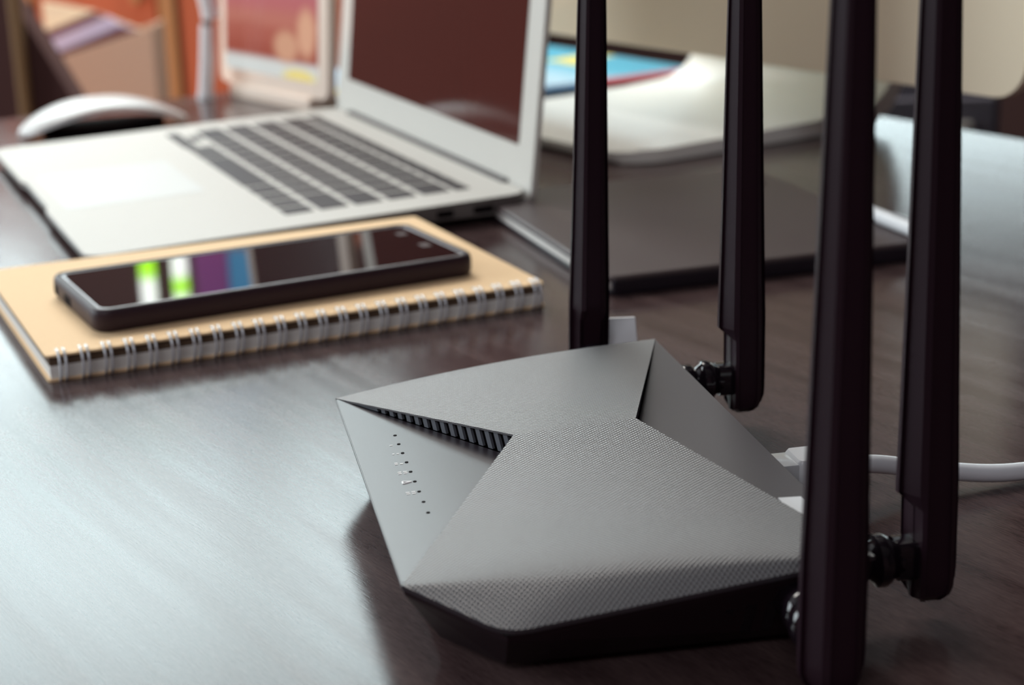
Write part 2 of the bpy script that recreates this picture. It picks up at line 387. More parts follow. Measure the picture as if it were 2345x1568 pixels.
# light holes and printed marks on the front panel
def zpan(x): return 0.02418 + (0.0254 - 0.02418) * x / 0.045
for i in range(9):
    y = 0.0323 - 0.00787 * i
    bm = bmesh.new(); lathe(bm, [(0, 0.00055), (0.00015, 0.0005)], (0.01337, y, zpan(0.01337)), (-0.058, 0, 1), 14); obj('light_hole', bm, M['void'], router)
ICON = [(0.02402, '.'), (0.01649, '..'), (0.0084, ':.'), (0.00077, '::'), (-0.00698, 'A'), (-0.01523, '::')]
for y, kind in ICON:
    bm = bmesh.new(); x = 0.01105; q = 0.00042
    def dot(dx, dy, w=0.00042, h=0.0003): box(bm, x + dx - w, x + dx + w, y + dy - h, y + dy + h, zpan(x + dx) - 0.0002, zpan(x + dx) + 0.0001)
    if kind == '.': dot(0, 0)
    if kind == '..': dot(-0.0004, 0.0, .0003); dot(0.0009, 0.0, .0003)
    if kind == ':.': dot(-0.0007, 0.0005); dot(-0.0007, -0.0005); dot(0.0008, -0.0005)
    if kind == '::': [dot(a, b, .0005) for a in (-0.0008, 0.0008) for b in (0.0006, -0.0006)]
    if kind == 'A':
        for a, b in (((-0.001, -0.0009), (0.0014, 0)), ((-0.001, 0.0009), (0.0014, 0)), ((-0.001, -0.0009), (-0.001, 0.0009))):
            tube(bm, [(x + a[0], y + a[1], zpan(x + a[0])), (x + b[0], y + b[1], zpan(x + b[0]))], 0.00028, 6)
    obj('printed_mark', bm, M['white_print'], router)
# white sticker on the rear panel, side ribs
bm = bmesh.new(); c = [(0.1025, -0.0545), (0.1085, -0.0552), (0.1085, -0.070), (0.1025, -0.069)]
loft(bm, [[(x, y, 0.0276) for x, y in c], [(x, y, 0.0281) for x, y in c]]); obj('sticker', bm, M['white'], router, label='white sticker on the rear panel')
for s in (1, -1):
    for i in range(12):
        x = 0.031 + i * 0.0056
        t = (x - Cc.x) / (F.x - Cc.x); yt = (Cc.y + (F.y - Cc.y) * t) - 0.0022; yb = 0.081 + 0.0025 * t
        bm = bmesh.new(); zt = 0.0125 + 0.006 * t
        yl = yb + (yt - yb) * 0.25; yh = yb + (yt - yb) * 0.75
        loft(bm, [[(x, s * yl, 0.007), (x + 0.0026, s * yl, 0.007), (x + 0.0026, s * yh, zt), (x, s * yh, zt)],
                  [(x, s * (yl + 0.0012), 0.007), (x + 0.0026, s * (yl + 0.0012), 0.007), (x + 0.0026, s * (yh + 0.0012), zt), (x, s * (yh + 0.0012), zt)]])
        obj('side_rib', bm, M['gloss_black'], router)
obj('network_port', boxed(0.1105, 0.1130, -0.0080, 0.0075, 0.0065, 0.0195), M['void'], router)

# antennas
HZ = 0.0172
def antenna(bx, by, wdir, lab, hinge_dir, R0=0.0075):
    """bx,by = base axis point (router frame), wdir = lean in the world, hinge_dir = unit vector towards the router"""
    rot = Matrix.Rotation(-RT, 3, 'Z'); ax = (rot @ V(wdir)).normalized(); base = V((bx, by, 0.0055)); h = V(hinge_dir)
    norms = [-90 + 12, -90 - 48, -90 - 108, 90 + 12, 90 - 48, 90 - 108]
    corners = [math.radians(a + 30) - RT for a in norms]
    prof = [(0.0, 0.30), (0.0009, 0.62), (0.0026, 0.86), (0.0052, 0.98), (0.0085, 1.0), (0.0260, 1.0), (0.0300, 1.0), (0.0325, 1.0), (0.05, 0.94), (0.10, 0.79), (0.185, 0.54), (0.1935, 0.50), (0.1955, 0.36)]
    rings = []
    for i, (z, k) in enumerate(prof):
        ring = []
        for a in corners:
            r0 = 0.12
            for da in (-r0, r0):       # slightly softened corners
                d = V((math.cos(a + da), math.sin(a + da), 0)) * R0 * k
                ring.append(d)
        lim = 0.0040 if z < 0.0285 else (0.0040 + (z - 0.0285) * 3 if z < 0.031 else 1)
        out = []
        for d in ring:
            c = d.dot(h)
            if c > lim: d = d - h * (c - lim)
            out.append(base + ax * z + d)
        rings.append(out)
    bm = bmesh.new(); loft(bm, rings)
    a = obj('antenna', bm, M['antenna'], router, True, 25, lab)
    # hinge: connector lathe + knuckle
    bpt = base + ax * (HZ - 0.0055)
    L = 0.0262 if abs(h.x) > 0.5 else 0.0225
    face = bpt + h * L
    bm = bmesh.new()
    lathe(bm, [(-0.002, 0.0052), (0.0042, 0.0056), (0.0050, 0.0060), (0.0085, 0.0060), (0.0095, 0.0050), (0.0100, 0.0045), (0.0115, 0.0056), (0.0122, 0.0068), (0.0140, 0.0070), (0.0155, 0.0064), (0.0165, 0.0050), (0.0190, 0.0046)], face, -h, 26)
    obj('connector', bm, M['gloss_black'], a, True, 50, 'glossy black round connector')
    side = V((-h.y, h.x, 0)); bm = bmesh.new()
    c0 = bpt + h * 0.0085; c1 = bpt + h * 0.0020
    rg = []
    for c in (c0, c1):
        rg.append([c + side * x + V((0, 0, z)) for x, z in rrect(-0.0042, 0.0042, -0.0050, 0.0052, 0.0016, 3)])
    loft(bm, rg); obj('knuckle', bm, M['gloss_black'], a, True, 40)
    return a
antenna(0.0937, 0.1167, (0.027, 0, 1), 'antenna on the far side of the router', (0, -1, 0), 0.0072)
antenna(0.1370, 0.0773, (0.0037, 0, 1), 'antenna at the rear edge near the far corner', (-1, 0, 0), 0.0082)
antenna(0.0932, -0.1162, (0.010, 0, 1), 'nearest antenna, on the near side of the router', (0, 1, 0), 0.0081)
antenna(0.1345, -0.0762, (-0.010, 0, 1), 'antenna at the rear edge near the near corner', (-1, 0, 0), 0.0082)

# ------------------------------------------------------------------ network cable with plug
cab = thing('network_cable', 'white round network cable plugged into the back of the router', 'cable', (RX, RY, 0), RT)
yc = -0.0005
obj('plug', boxed(0.1135, 0.1275, yc - 0.0058, yc + 0.0058, 0.0085, 0.0172, 0.0006), M['clear'], cab, True, 40, 'clear plastic plug tip')
for i in range(6):
    yy = yc - 0.0040 + i * 0.0016; obj('contact', boxed(0.1145, 0.1175, yy, yy + 0.0006, 0.0172, 0.0174), M['gold'], cab)
bm = rslab(0.1262, 0.1400, yc - 0.0066, yc + 0.0066, 0.002, [(0.0006, 0.0072), (0, 0.0080), (0, 0.0172), (0.0008, 0.0182)], 4)
obj('boot', bm, M['white'], cab, True, 40, 'white plug boot')
obj('latch', boxed(0.1150, 0.1300, yc - 0.0028, yc + 0.0028, 0.0060, 0.0070, 0.0003), M['white'], cab)
bm = bmesh.new()
pth = spline([(0.139, yc, 0.0125), (0.146, 0.0012, 0.0122), (0.156, 0.004, 0.0105), (0.1765, 0.0045, 0.0060), (0.200, 0.0030, 0.0036), (0.235, 0.010, 0.0030), (0.28, 0.03, 0.0030), (0.33, 0.07, 0.0030), (0.36, 0.14, 0.0030)], 8)
tube(bm, pth, 0.0028, 14); obj('cable', bm, M['cable'], cab, True)

# small white upright tag behind the router
tg = thing('white_tag', 'small white upright tag behind the far corner of the router', 'tag', (0.0402, 0.5905, 0), 0.05)
bm = bmesh.new()
box(bm, -0.0052, 0.0052, -0.0006, 0.0006, 0.0, 0.0330, 0.0003, 1)
box(bm, -0.0052, 0.0052, 0.0010, 0.0022, 0.0, 0.0327, 0.0003, 1); box(bm, -0.0052, 0.0052, -0.0006, 0.0022, 0.0321, 0.0332, 0.0004, 1)
bm.transform(Matrix.Rotation(-math.radians(34), 4, 'X'))
obj('card', bm, M['white'], tg)
obj('foot_bar', boxed(-0.0052, 0.0052, -0.004, 0.006, 0, 0.0015, 0.0003, 1), M['white'], tg)

# ------------------------------------------------------------------ spiral notebook
NW, ND, NT = 0.2094, 0.1507, 0.0104
nb = thing('spiral_notebook', 'kraft brown notebook with white wire spiral lying under the phone', 'notebook', (-0.17635, 0.64061, 0), 0.41941)
obj('back_cover', rslab(0, NW, 0, ND, 0.002, [(0, 0.0), (0, 0.0009)], 3), M['kraft'], nb)
obj('pages', boxed(0.0012, NW - 0.0010, 0.0008, ND - 0.001, 0.0009, 0.0058), M['paper'], nb, label='white page edges')
obj('shaded_pages', boxed(0.0012, NW - 0.0010, 0.0016, ND - 0.001, 0.0058, 0.0096), M['brown_sheet'], nb, label='upper pages coloured dark brown for the shade under the cover')  # dark colour stands in for shade cast by the overhanging cover
obj('cover', rslab(0, NW, 0, ND, 0.003, [(0, 0.0096), (0, NT - 0.0002), (0.0002, NT)], 4), M['kraft'], nb, label='plain kraft front cover')
ring_me = None
for i in range(24):
    x = 0.0056 + i * (NW - 0.0108) / 23
    if ring_me is None:
        bm = bmesh.new()
        for dx in (-0.0012, 0.0012):
            pts = []
            for k in range(27):
                a = math.radians(150 + 330 * k / 26 - 180) + PI / 2
                pts.append((dx, 0.0008 + 0.0048 * math.cos(a), 0.0062 + 0.0060 * math.sin(a)))
            tube(bm, pts, 0.0005, 7)
        o = obj('ring', bm, M['wire'], nb, True); ring_me = o.data
    else:
        o = bpy.data.objects.new('ring', ring_me); COL.objects.link(o); o.parent = nb
    o.location = (x, 0, 0)

# ------------------------------------------------------------------ phone on the notebook
PL, PW, PT = 0.1668, 0.0741, 0.0096
ph = thing('smartphone', 'black cased smartphone lying face up on the kraft notebook', 'phone', (-0.16282, 0.6663, NT), 0.46727)
obj('case', rslab(0, PL, 0, PW, 0.0075, [(0.0022, 0.0), (0.0005, 0.0010), (0, 0.0030), (0, 0.0072), (0.0004, 0.0088), (0.0012, PT), (0.0024, PT), (0.0030, PT - 0.0009)], 6), M['rubber'], ph, True, 50, 'black rubber case')
bm = bmesh.new()
z = PT - 0.0009
loft(bm, [[(x, y, zz) for x, y in rrect(i, PL - i, i, PW - i, 0.0045, 5)] for i, zz in ((0.0032, z), (0.0034, z + 0.0006), (0.0042, z + 0.0006), (0.0044, z))], False, False)
obj('frame', bm, M['rim'], ph, True, 40, 'thin grey frame around the screen')
obj('screen', rslab(0.0043, PL - 0.0043, 0.0043, PW - 0.0043, 0.0040, [(0, z), (0, z + 0.0003), (0.0003, z + 0.00045)], 5), M['screen'], ph, True, 15, 'dark glossy screen')
for yy, w_ in ((0.0555, 0.0055), (0.0300, 0.0065)):
    bm = bmesh.new(); box(bm, 0.1535, 0.1535 + 0.0045, yy - w_ / 2, yy + w_ / 2, z + 0.0004, z + 0.00052); obj('key_mark', bm, M['key_print'], ph)
for yy, w_ in ((0.044, 0.010), (0.064, 0.005)):
    obj('port', rslab(-0.0004, 0.0015, yy - w_ / 2, yy + w_ / 2, 0.0006, [(0, 0.0025), (0, 0.0062)], 2), M['void'], ph)

# ------------------------------------------------------------------ laptop
LW, LD = 0.325, 0.227
lp = thing('laptop', 'silver open laptop with black keys behind the kraft notebook', 'laptop', (0.01128, 0.89502, 0), 1.96748)
def deck_z(v): return 0.0140 - 0.0060 * v / LD
pts = []
for x, y in rrect(0, LW, 0, LD, 0.010, 6): pts.append((x, y))
# rrect starts at the (x1,y1) corner and runs counter-clockwise: insert the finger notch on the front (y = LD) edge
k = 7; notch = []
for uu, dd in ((0.206, 0), (0.203, 0.0012), (0.199, 0.0020), (0.126, 0.0020), (0.122, 0.0012), (0.119, 0)): notch.append((uu, LD - dd))
pts = pts[:k] + notch + pts[k:]
def ring_in(i, dz, flat=None):
    out = []
    for x, y in pts:
        xx = min(max(x, i), LW - i); yy = min(max(y, i), LD - i)
        out.append((xx, yy, (deck_z(y) + dz) if flat is None else flat))
    return out
def ring_bot(i, z0):
    out = []
    for x, y in pts:
        xx = LW / 2 + (x - LW / 2) * (1 - i / (LW / 2)); yy = LD / 2 + (y - LD / 2) * (1 - i / (LD / 2))
        out.append((xx, yy, z0))
    return out
bm = bmesh.new()
loft(bm, [ring_bot(0.014, 0.0022), ring_bot(0.004, 0.0034), ring_bot(0.0004, 0.0046), [(x, y, deck_z(y) - 0.0012) for x, y in pts], [(LW / 2 + (x - LW / 2) * 0.998, LD / 2 + (y - LD / 2) * 0.998, deck_z(y)) for x, y in pts]])
o = obj('base', bm, M['alu'], lp, True, 35, 'silver aluminium keyboard deck')
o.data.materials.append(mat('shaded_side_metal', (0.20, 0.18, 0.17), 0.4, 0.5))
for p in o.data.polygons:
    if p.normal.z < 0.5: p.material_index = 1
tilt = math.atan2(-0.0060, LD)
Mt = Matrix.Translation((0, 0, 0.0140)) @ Matrix.Rotation(tilt, 4, 'X')
kx = lambda x: x
keys_me = {}
def key(u0, v0, wu, wv):
    g = min(0.00175, wv * 0.095); kk = (round(wu, 4), round(wv, 4))
    if kk not in keys_me:
        bm = rslab(g, wu - g, g, wv - g, 0.0012, [(0, -0.0002), (0, 0.0002), (0.0003, 0.0004)], 2)
        o = obj('key', bm, M['key'], lp); keys_me[kk] = o.data
    else:
        o = bpy.data.objects.new('key', keys_me[kk]); COL.objects.link(o); o.parent = lp
    o.matrix_local = Mt @ Matrix.Translation((u0, v0, 0))
U0, U1 = 0.0265, 0.2995; TW = U1 - U0; pu = TW / 14.5; pv = 0.0186; V0 = 0.0205
fv = 0.0100
for i in range(14): key(U0 + i * TW / 14, V0, TW / 14, fv)
y0 = V0 + fv
rows = [[1.5] + [1] * 13, [1] * 13 + [1.5], [1.75] + [1] * 11 + [1.75], [2.25] + [1] * 10 + [2.25]]
for rw in rows:
    x = U0
    for wk in rw: key(x, y0, wk * pu, pv); x += wk * pu
    y0 += pv
x = U0
for wk in (1, 1, 1, 1.25, 5, 1.25, 1): key(x, y0, wk * pu, pv); x += wk * pu
# arrow cluster: half height keys at the far end
key(x, y0 + pv / 2, pu, pv / 2); key(x + pu, y0, pu, pv / 2); key(x + pu, y0 + pv / 2, pu, pv / 2); key(x + 2 * pu, y0 + pv / 2, pu, pv / 2)
bm = rslab(0.111, 0.214, 0.1420, 0.2170, 0.004, [(0, -0.0003), (0, 0.0001), (0.0003, 0.00018)], 3)
o = obj('trackpad', bm, M['pad'], lp, label='large pale trackpad'); o.matrix_local = Mt
for u_, w_, h_ in ((0.020, 0.011, 0.0036), (0.042, 0.009, 0.0034), (0.060, 0.024, 0.0022)):
    obj('port', boxed(-0.0006, 0.003, u_, u_ + w_, 0.0062, 0.0062 + h_, 0.0004, 1), M['void'], lp)
for u_, v_ in ((0.03, 0.03), (0.295, 0.03), (0.03, 0.195), (0.295, 0.195)):
    bm = bmesh.new(); lathe(bm, [(0, 0.006), (0.0030, 0.0065)], (u_, v_, 0), (0, 0, 1), 14); obj('rubber_foot', bm, M['black'], lp)
bm = bmesh.new(); lathe(bm, [(0, 0.0046), (0.266, 0.0046)], (0.0295, -0.0012, 0.0112), (1, 0, 0), 16); obj('hinge', bm, M['black'], lp, True, 40, 'dark hinge bar')
TI = math.radians(6.7)
# lid frame: local x = u, y = thickness towards the back (-v), z = up
Ml = Matrix.Translation((0, -0.0005, 0.0100)) @ Matrix.Rotation(TI, 4, 'X')
LH = 0.2180
def lidslab(x0, x1, z0, z1, r, prof, n=6):
    bm = bmesh.new()
    loft(bm, [[(x, y, zz) for x, zz in rrect(x0 + i, x1 - i, z0 + i, z1 - i, max(r - i, 0.0004), n)] for i, y in prof]); return bm
o = obj('lid', lidslab(-0.0005, LW + 0.0005, -0.0035, LH, 0.009, [(0.0004, 0.0), (0, -0.0006), (0, -0.0030), (0.003, -0.0044)]), M['alu'], lp, True, 35, 'silver lid with wide pale border'); o.matrix_local = Ml
scr = obj('screen', lidslab(0.0197, LW - 0.0217, 0.0255, LH - 0.017, 0.001, [(0, -0.0005), (0, 0.0003)], 2), M['lcd'], o, False, None, 'dark switched off glossy screen')

# ------------------------------------------------------------------ mouse
ms = thing('mouse', 'low white arched computer mouse beyond the laptop', 'mouse', (-0.2765, 1.2150, 0), math.atan2(0.0497, 0.1037))
def mouse_shell():
    bm = bmesh.new(); n = 26; rows = []
    hl, hw = 0.0585, 0.029
    for i in range(n + 1):
        s = -1 + 2 * i / n
        wv = hw * max(1 - abs(s) ** 3.2, 0.0) ** 0.5 + 0.0004
        zt = 0.0225 * (1 - abs(s) ** 2.2 * 0.80)
        zb = 0.0150 * max(1 - abs(s) ** 2.0, 0) + 0.0012
        zb = min(zb, zt - 0.0012)
        row = []
        for k in range(15):
            a = PI * k / 14; c = math.cos(a); row.append((s * hl, wv * c, zb + (zt - zb) * max(math.sin(a), 0) ** 0.6))
        rows.append(row)
    loft(bm, [r + [(r[0][0], 0, r[0][2])] for r in rows]); return bm
obj('top_shell', mouse_shell(), mat('mouse_white', (0.58, 0.58, 0.57), 0.3), ms, True, 60, 'glossy white arched shell')
bm = bmesh.new(); rings = []
for inset, zz in ((0.010, 0.0), (0.008, 0.0012), (0.008, 0.0055)):
    rings.append([((0.0505 - inset) * math.cos(a) * 1.0, (0.030 - inset) * math.sin(a), zz) for a in [2 * PI * k / 24 for k in range(24)]])
loft(bm, rings); obj('underside', bm, M['void'], ms, label='dark underside')

# ------------------------------------------------------------------ dark organiser with pen
ox, oy = 0.0426, 0.7373
eu = V((0.1797 - 0.0426, 0.7811 - 0.7373, 0)); OW = 0.159; OA = math.atan2(eu.y, eu.x); OD = 0.193
og = thing('organiser', 'dark brown leather organiser lying flat between the laptop and the desktop computer', 'organiser', (ox, oy, 0), OA)
def slab_c(x0, x1, y0, y1, r, prof, n=5): return rslab(x0, x1, y0, y1, r, prof, n)
obj('back_board', slab_c(0, OW, 0, OD, 0.006, [(0.0004, 0), (0, 0.0006), (0, 0.0022), (0.0003, 0.0026)]), M['leather_edge'], og, True, 40)
obj('page_block', boxed(0.0008, OW - 0.003, 0.003, OD - 0.003, 0.0026, 0.0060), M['paper'], og, label='pale page edges')
obj('front_board', slab_c(0, OW, 0, OD, 0.006, [(0.0004, 0.0060), (0, 0.0066), (0, 0.0080), (0.0010, 0.0088)]), M['leather'], og, True, 20, 'brown leather front cover')
obj('near_edge', boxed(0.002, OW - 0.002, -0.0004, 0.0028, 0.0014, 0.0070, 0.0006, 1), M['leather_edge'], og, label='black rounded spine on the near edge')
bm = bmesh.new()
for k in range(3):
    rg = []
    for i in range(13):
        t = i / 12; yy = OD - 0.048 + t * 0.046; rg.append((OW - 0.030 + 0.012 * t + k * 0.0075, yy, 0.0088))
    tube(bm, rg, 0.0012, 6)
obj('flap_ridge', bm, M['leather'], og, True)
pn = thing('pen', 'white pen lying on the right edge of the dark organiser', 'pen', (0.1790, 0.8140, 0.0088), math.atan2(-0.953, 0.304))
bm = bmesh.new(); lathe(bm, [(-0.036, 0.0026), (-0.0355, 0.0034), (0.030, 0.0036), (0.036, 0.0030)], (0, 0, 0.0036), (1, 0, 0), 14); obj('barrel', bm, M['white'], pn, True, 40)
bm = bmesh.new(); lathe(bm, [(-0.052, 0.0006), (-0.044, 0.0020), (-0.036, 0.0027)], (0, 0, 0.0036), (1, 0, 0), 12); obj('tip', bm, M['rim'], pn, True, 40)
obj('clip', boxed(0.005, 0.034, -0.0008, 0.0008, 0.0071, 0.0080, 0.0002, 1), M['rim'], pn)

# ------------------------------------------------------------------ desktop computer (local x = u along the desk, y = v towards the back)
U_R, U_L = -0.812, -1.014
dc = thing('desktop_computer', 'all in one desktop computer with an aluminium chin and curved foot', 'computer', (*duv((U_R + U_L) / 2, 0.616), 0), TU)
hw = 0.100
prof = []          # foot profile in (v, z), top side then underside
topc = [(0.0, 0.0075), (0.012, 0.0085), (0.150, 0.0105), (0.185, 0.0125)] + [(0.185 + 0.034 * math.sin(a), 0.0465 - 0.034 * math.cos(a)) for a in [math.radians(d) for d in range(15, 106, 13)]] + [(0.190, 0.115), (0.148, 0.190)]
botc = [(0.156, 0.196), (0.201, 0.117), (0.2305, 0.055), (0.228, 0.030), (0.215, 0.010), (0.190, 0.0012), (0.10, 0.0008), (0.004, 0.0008), (0.0, 0.003)]
loop = topc + botc
bm = bmesh.new()
r = 0.032
rings = []
for k in range(5):                      # rounded front corners: pull the front of the outermost rings back
    a = PI / 2 * k / 4; rings.append((-hw + r * (1 - math.sin(a)), r * (1 - math.cos(a)) if False else r * (1 - math.sin(PI / 2 * (k / 4))) ))
xsn = [-hw + r * (1 - math.cos(PI / 2 * k / 5)) for k in range(6)]
pull = [r * (1 - math.sin(PI / 2 * k / 5)) for k in range(6)]
xall = [(x, p) for x, p in zip(xsn, pull)] + [(-x, p) for x, p in zip(xsn[::-1], pull[::-1])]
loft(bm, [[(x, max(v, p) if v < 0.02 else v, z) for v, z in loop] for x, p in xall])
obj('foot', bm, fine_bump(mat('pale_aluminium', (0.90, 0.90, 0.85), 0.35, 0.0, 0.5), 3000, 0.04, 0.00005), dc, True, 35, 'pale aluminium foot curving up into the neck')
zb, PWd = 0.056, 0.650
ps = 0.078
bm = bmesh.new()
loft(bm, [[(x, y, z) for x, z in rrect(-PWd / 2 + i, PWd / 2 - i, zb + i, zb + 0.43 - i, max(0.020 - i, 0.002), 6)] for i, y in ((0.0005, ps), (0, ps + 0.001), (0, ps + 0.006), (0.03, ps + 0.020), (0.10, ps + 0.040), (0.20, ps + 0.055))])
obj('panel', bm, M['imac'], dc, True, 35, 'aluminium body with a deep chin')
obj('screen', rslab(-PWd / 2 + 0.002, PWd / 2 - 0.002, zb + 0.090, zb + 0.428, 0.016, [(0, 0), (0, 0.0004)], 4), M['screen'], dc)
o = bpy.data.objects['screen.002'] if 'screen.002' in bpy.data.objects else bpy.data.objects['screen']
o.matrix_local = Matrix.Translation((0, ps - 0.0002, 0)) @ Matrix(((1, 0, 0, 0), (0, 0, -1, 0), (0, 1, 0, 0), (0, 0, 0, 1)))

# ------------------------------------------------------------------ book and magazine beyond the foot
def uvthing(name, label, cat, u, v, z=0, da=0.0, group=None): return thing(name, label, cat, (*duv(u, v), z), TU + da, group)
bk = uvthing('book', 'black book under the blue magazine behind the laptop', 'book', -1.262, 0.600, 0, 0.0)
obj('cover', boxed(0, 0.232, 0, 0.285, 0, 0.0012), M['leather_edge'], bk); obj('pages', boxed(0.002, 0.230, 0.002, 0.283, 0.0012, 0.0048), M['paper'], bk)
obj('top_cover', boxed(0, 0.232, 0, 0.285, 0.0048, 0.0060, 0.0003, 1), M['leather_edge'], bk)
def magazine_material():
    mt = mat('magazine_print', (0.2, 0.55, 0.8), 0.35)
    tc = N(mt, 'ShaderNodeTexCoord'); nz = N(mt, 'ShaderNodeTexNoise'); nz.inputs['Scale'].default_value = 14; nz.inputs['Detail'].default_value = 1
    sp = N(mt, 'ShaderNodeSeparateXYZ'); LK(mt, tc.outputs['Object'], sp.inputs[0])
    cr = N(mt, 'ShaderNodeValToRGB'); e = cr.color_ramp.elements
    e[0].position = 0.0; e[0].color = (0.45, 0.62, 0.85, 1); e[1].position = 1.0; e[1].color = (0.01, 0.33, 0.50, 1)
    for p_, c_ in ((0.35, (0.42, 0.66, 0.88, 1)), (0.58, (0.50, 0.75, 0.92, 1)), (0.78, (0.02, 0.42, 0.62, 1))):
        n_ = e.new(p_); n_.color = c_
    mr = N(mt, 'ShaderNodeMapRange'); mr.inputs['From Min'].default_value = 0.0; mr.inputs['From Max'].default_value = 0.26
    LK(mt, sp.outputs['Y'], mr.inputs['Value']); LK(mt, mr.outputs[0], cr.inputs['Fac'])
    LK(mt, tc.outputs['Object'], nz.inputs['Vector'])
    st = N(mt, 'ShaderNodeMath', operation='GREATER_THAN'); st.inputs[1].default_value = 0.60; LK(mt, nz.outputs['Fac'], st.inputs[0])
    mx = N(mt, 'ShaderNodeMix', data_type='RGBA'); mx.inputs[7].default_value = (0.85, 0.72, 0.10, 1)
    LK(mt, st.outputs[0], mx.inputs[0]); LK(mt, cr.outputs['Color'], mx.inputs[6]); LK(mt, mx.outputs[2], BS(mt).inputs['Base Color'])
    return mt
mg = uvthing('magazine', 'bright blue magazine with yellow patches beside the computer foot', 'magazine', -1.255, 0.604, 0.0060, 0.0)
obj('pages', boxed(0.001, 0.212, 0.001, 0.258, 0, 0.0036), M['paper'], mg)
obj('cover', boxed(0, 0.214, 0, 0.259, 0.0036, 0.0042), magazine_material(), mg, label='bright blue cover with yellow patches')
red = mat('red_print', (0.55, 0.03, 0.05), 0.4); dblue = mat('blue_print', (0.01, 0.12, 0.30), 0.4)
obj('red_band', boxed(0.200, 0.2146, 0.150, 0.2596, 0.0001, 0.0046), red, mg, label='red band on the edge'); obj('blue_band', boxed(0.200, 0.2146, 0.095, 0.150, 0.0001, 0.0046), dblue, mg, label='dark blue band on the edge')

# ------------------------------------------------------------------ tablet standing behind the laptop
tb0, tb1 = V((-0.2215, 1.3655, 0)), V((-0.1270, 1.2400, 0)); TBW = (tb1 - tb0).length; TBA = math.atan2(tb1.y - tb0.y, tb1.x - tb0.x)
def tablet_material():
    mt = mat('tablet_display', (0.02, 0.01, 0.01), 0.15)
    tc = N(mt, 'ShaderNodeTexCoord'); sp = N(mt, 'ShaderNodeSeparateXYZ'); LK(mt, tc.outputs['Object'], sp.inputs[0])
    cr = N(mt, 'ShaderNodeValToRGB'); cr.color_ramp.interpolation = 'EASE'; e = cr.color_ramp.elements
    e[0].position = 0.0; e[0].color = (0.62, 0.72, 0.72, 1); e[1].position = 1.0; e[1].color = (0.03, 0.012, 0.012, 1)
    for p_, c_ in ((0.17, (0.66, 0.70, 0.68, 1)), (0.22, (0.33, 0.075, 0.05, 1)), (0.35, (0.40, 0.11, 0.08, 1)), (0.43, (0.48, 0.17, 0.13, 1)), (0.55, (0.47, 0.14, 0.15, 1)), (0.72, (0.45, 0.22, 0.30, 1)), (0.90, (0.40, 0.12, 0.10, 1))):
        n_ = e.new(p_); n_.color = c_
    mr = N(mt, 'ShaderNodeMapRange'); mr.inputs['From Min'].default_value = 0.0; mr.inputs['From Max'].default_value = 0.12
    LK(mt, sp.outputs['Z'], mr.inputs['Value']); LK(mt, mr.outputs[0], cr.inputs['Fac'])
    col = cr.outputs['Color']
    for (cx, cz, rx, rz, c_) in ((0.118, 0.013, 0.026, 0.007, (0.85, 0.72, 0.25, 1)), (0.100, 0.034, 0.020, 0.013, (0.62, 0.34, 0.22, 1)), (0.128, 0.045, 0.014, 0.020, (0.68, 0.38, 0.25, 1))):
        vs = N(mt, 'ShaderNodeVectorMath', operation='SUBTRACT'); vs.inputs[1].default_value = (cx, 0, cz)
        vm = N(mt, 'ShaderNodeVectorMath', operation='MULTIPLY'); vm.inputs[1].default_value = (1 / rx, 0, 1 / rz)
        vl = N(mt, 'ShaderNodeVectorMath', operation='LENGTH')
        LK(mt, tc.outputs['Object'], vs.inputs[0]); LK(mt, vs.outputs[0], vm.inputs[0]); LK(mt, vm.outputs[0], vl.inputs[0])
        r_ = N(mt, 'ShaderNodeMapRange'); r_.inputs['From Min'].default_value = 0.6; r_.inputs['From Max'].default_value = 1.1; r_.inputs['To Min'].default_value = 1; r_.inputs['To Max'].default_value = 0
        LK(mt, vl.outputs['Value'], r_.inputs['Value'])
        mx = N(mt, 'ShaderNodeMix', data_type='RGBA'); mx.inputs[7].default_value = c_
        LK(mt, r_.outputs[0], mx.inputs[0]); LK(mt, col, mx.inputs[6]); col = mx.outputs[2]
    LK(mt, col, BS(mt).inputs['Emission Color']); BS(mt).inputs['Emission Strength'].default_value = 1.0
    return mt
tbl = thing('tablet', 'pale framed upright tablet behind the laptop with a reddish screen', 'tablet', tb0, TBA)
Mb = Matrix.Translation((0, 0.004, 0.010)) @ Matrix.Rotation(-math.radians(4), 4, 'X')
M['tab_frame'] = mat('pale_tablet_frame', (0.80, 0.66, 0.55), 0.4)
TH = 0.240
bm = bmesh.new(); loft(bm, [[(x, y, zz) for x, zz in rrect(i, TBW - i, i, TH - i, 0.008, 5)] for i, y in ((0.0004, 0), (0, 0.0008), (0, 0.0062), (0.002, 0.0078))])
o = obj('body', bm, M['tab_frame'], tbl, True, 40, 'pale frame'); o.matrix_local = Mb
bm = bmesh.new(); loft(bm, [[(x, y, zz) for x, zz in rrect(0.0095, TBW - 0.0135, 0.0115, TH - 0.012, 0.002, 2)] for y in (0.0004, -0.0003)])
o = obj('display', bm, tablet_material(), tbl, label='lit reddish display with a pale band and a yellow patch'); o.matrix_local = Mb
o = obj('stand', boxed(0.02, TBW - 0.02, 0.0, 0.030, 0.0, 0.0105, 0.002), M['tab_frame'], tbl)

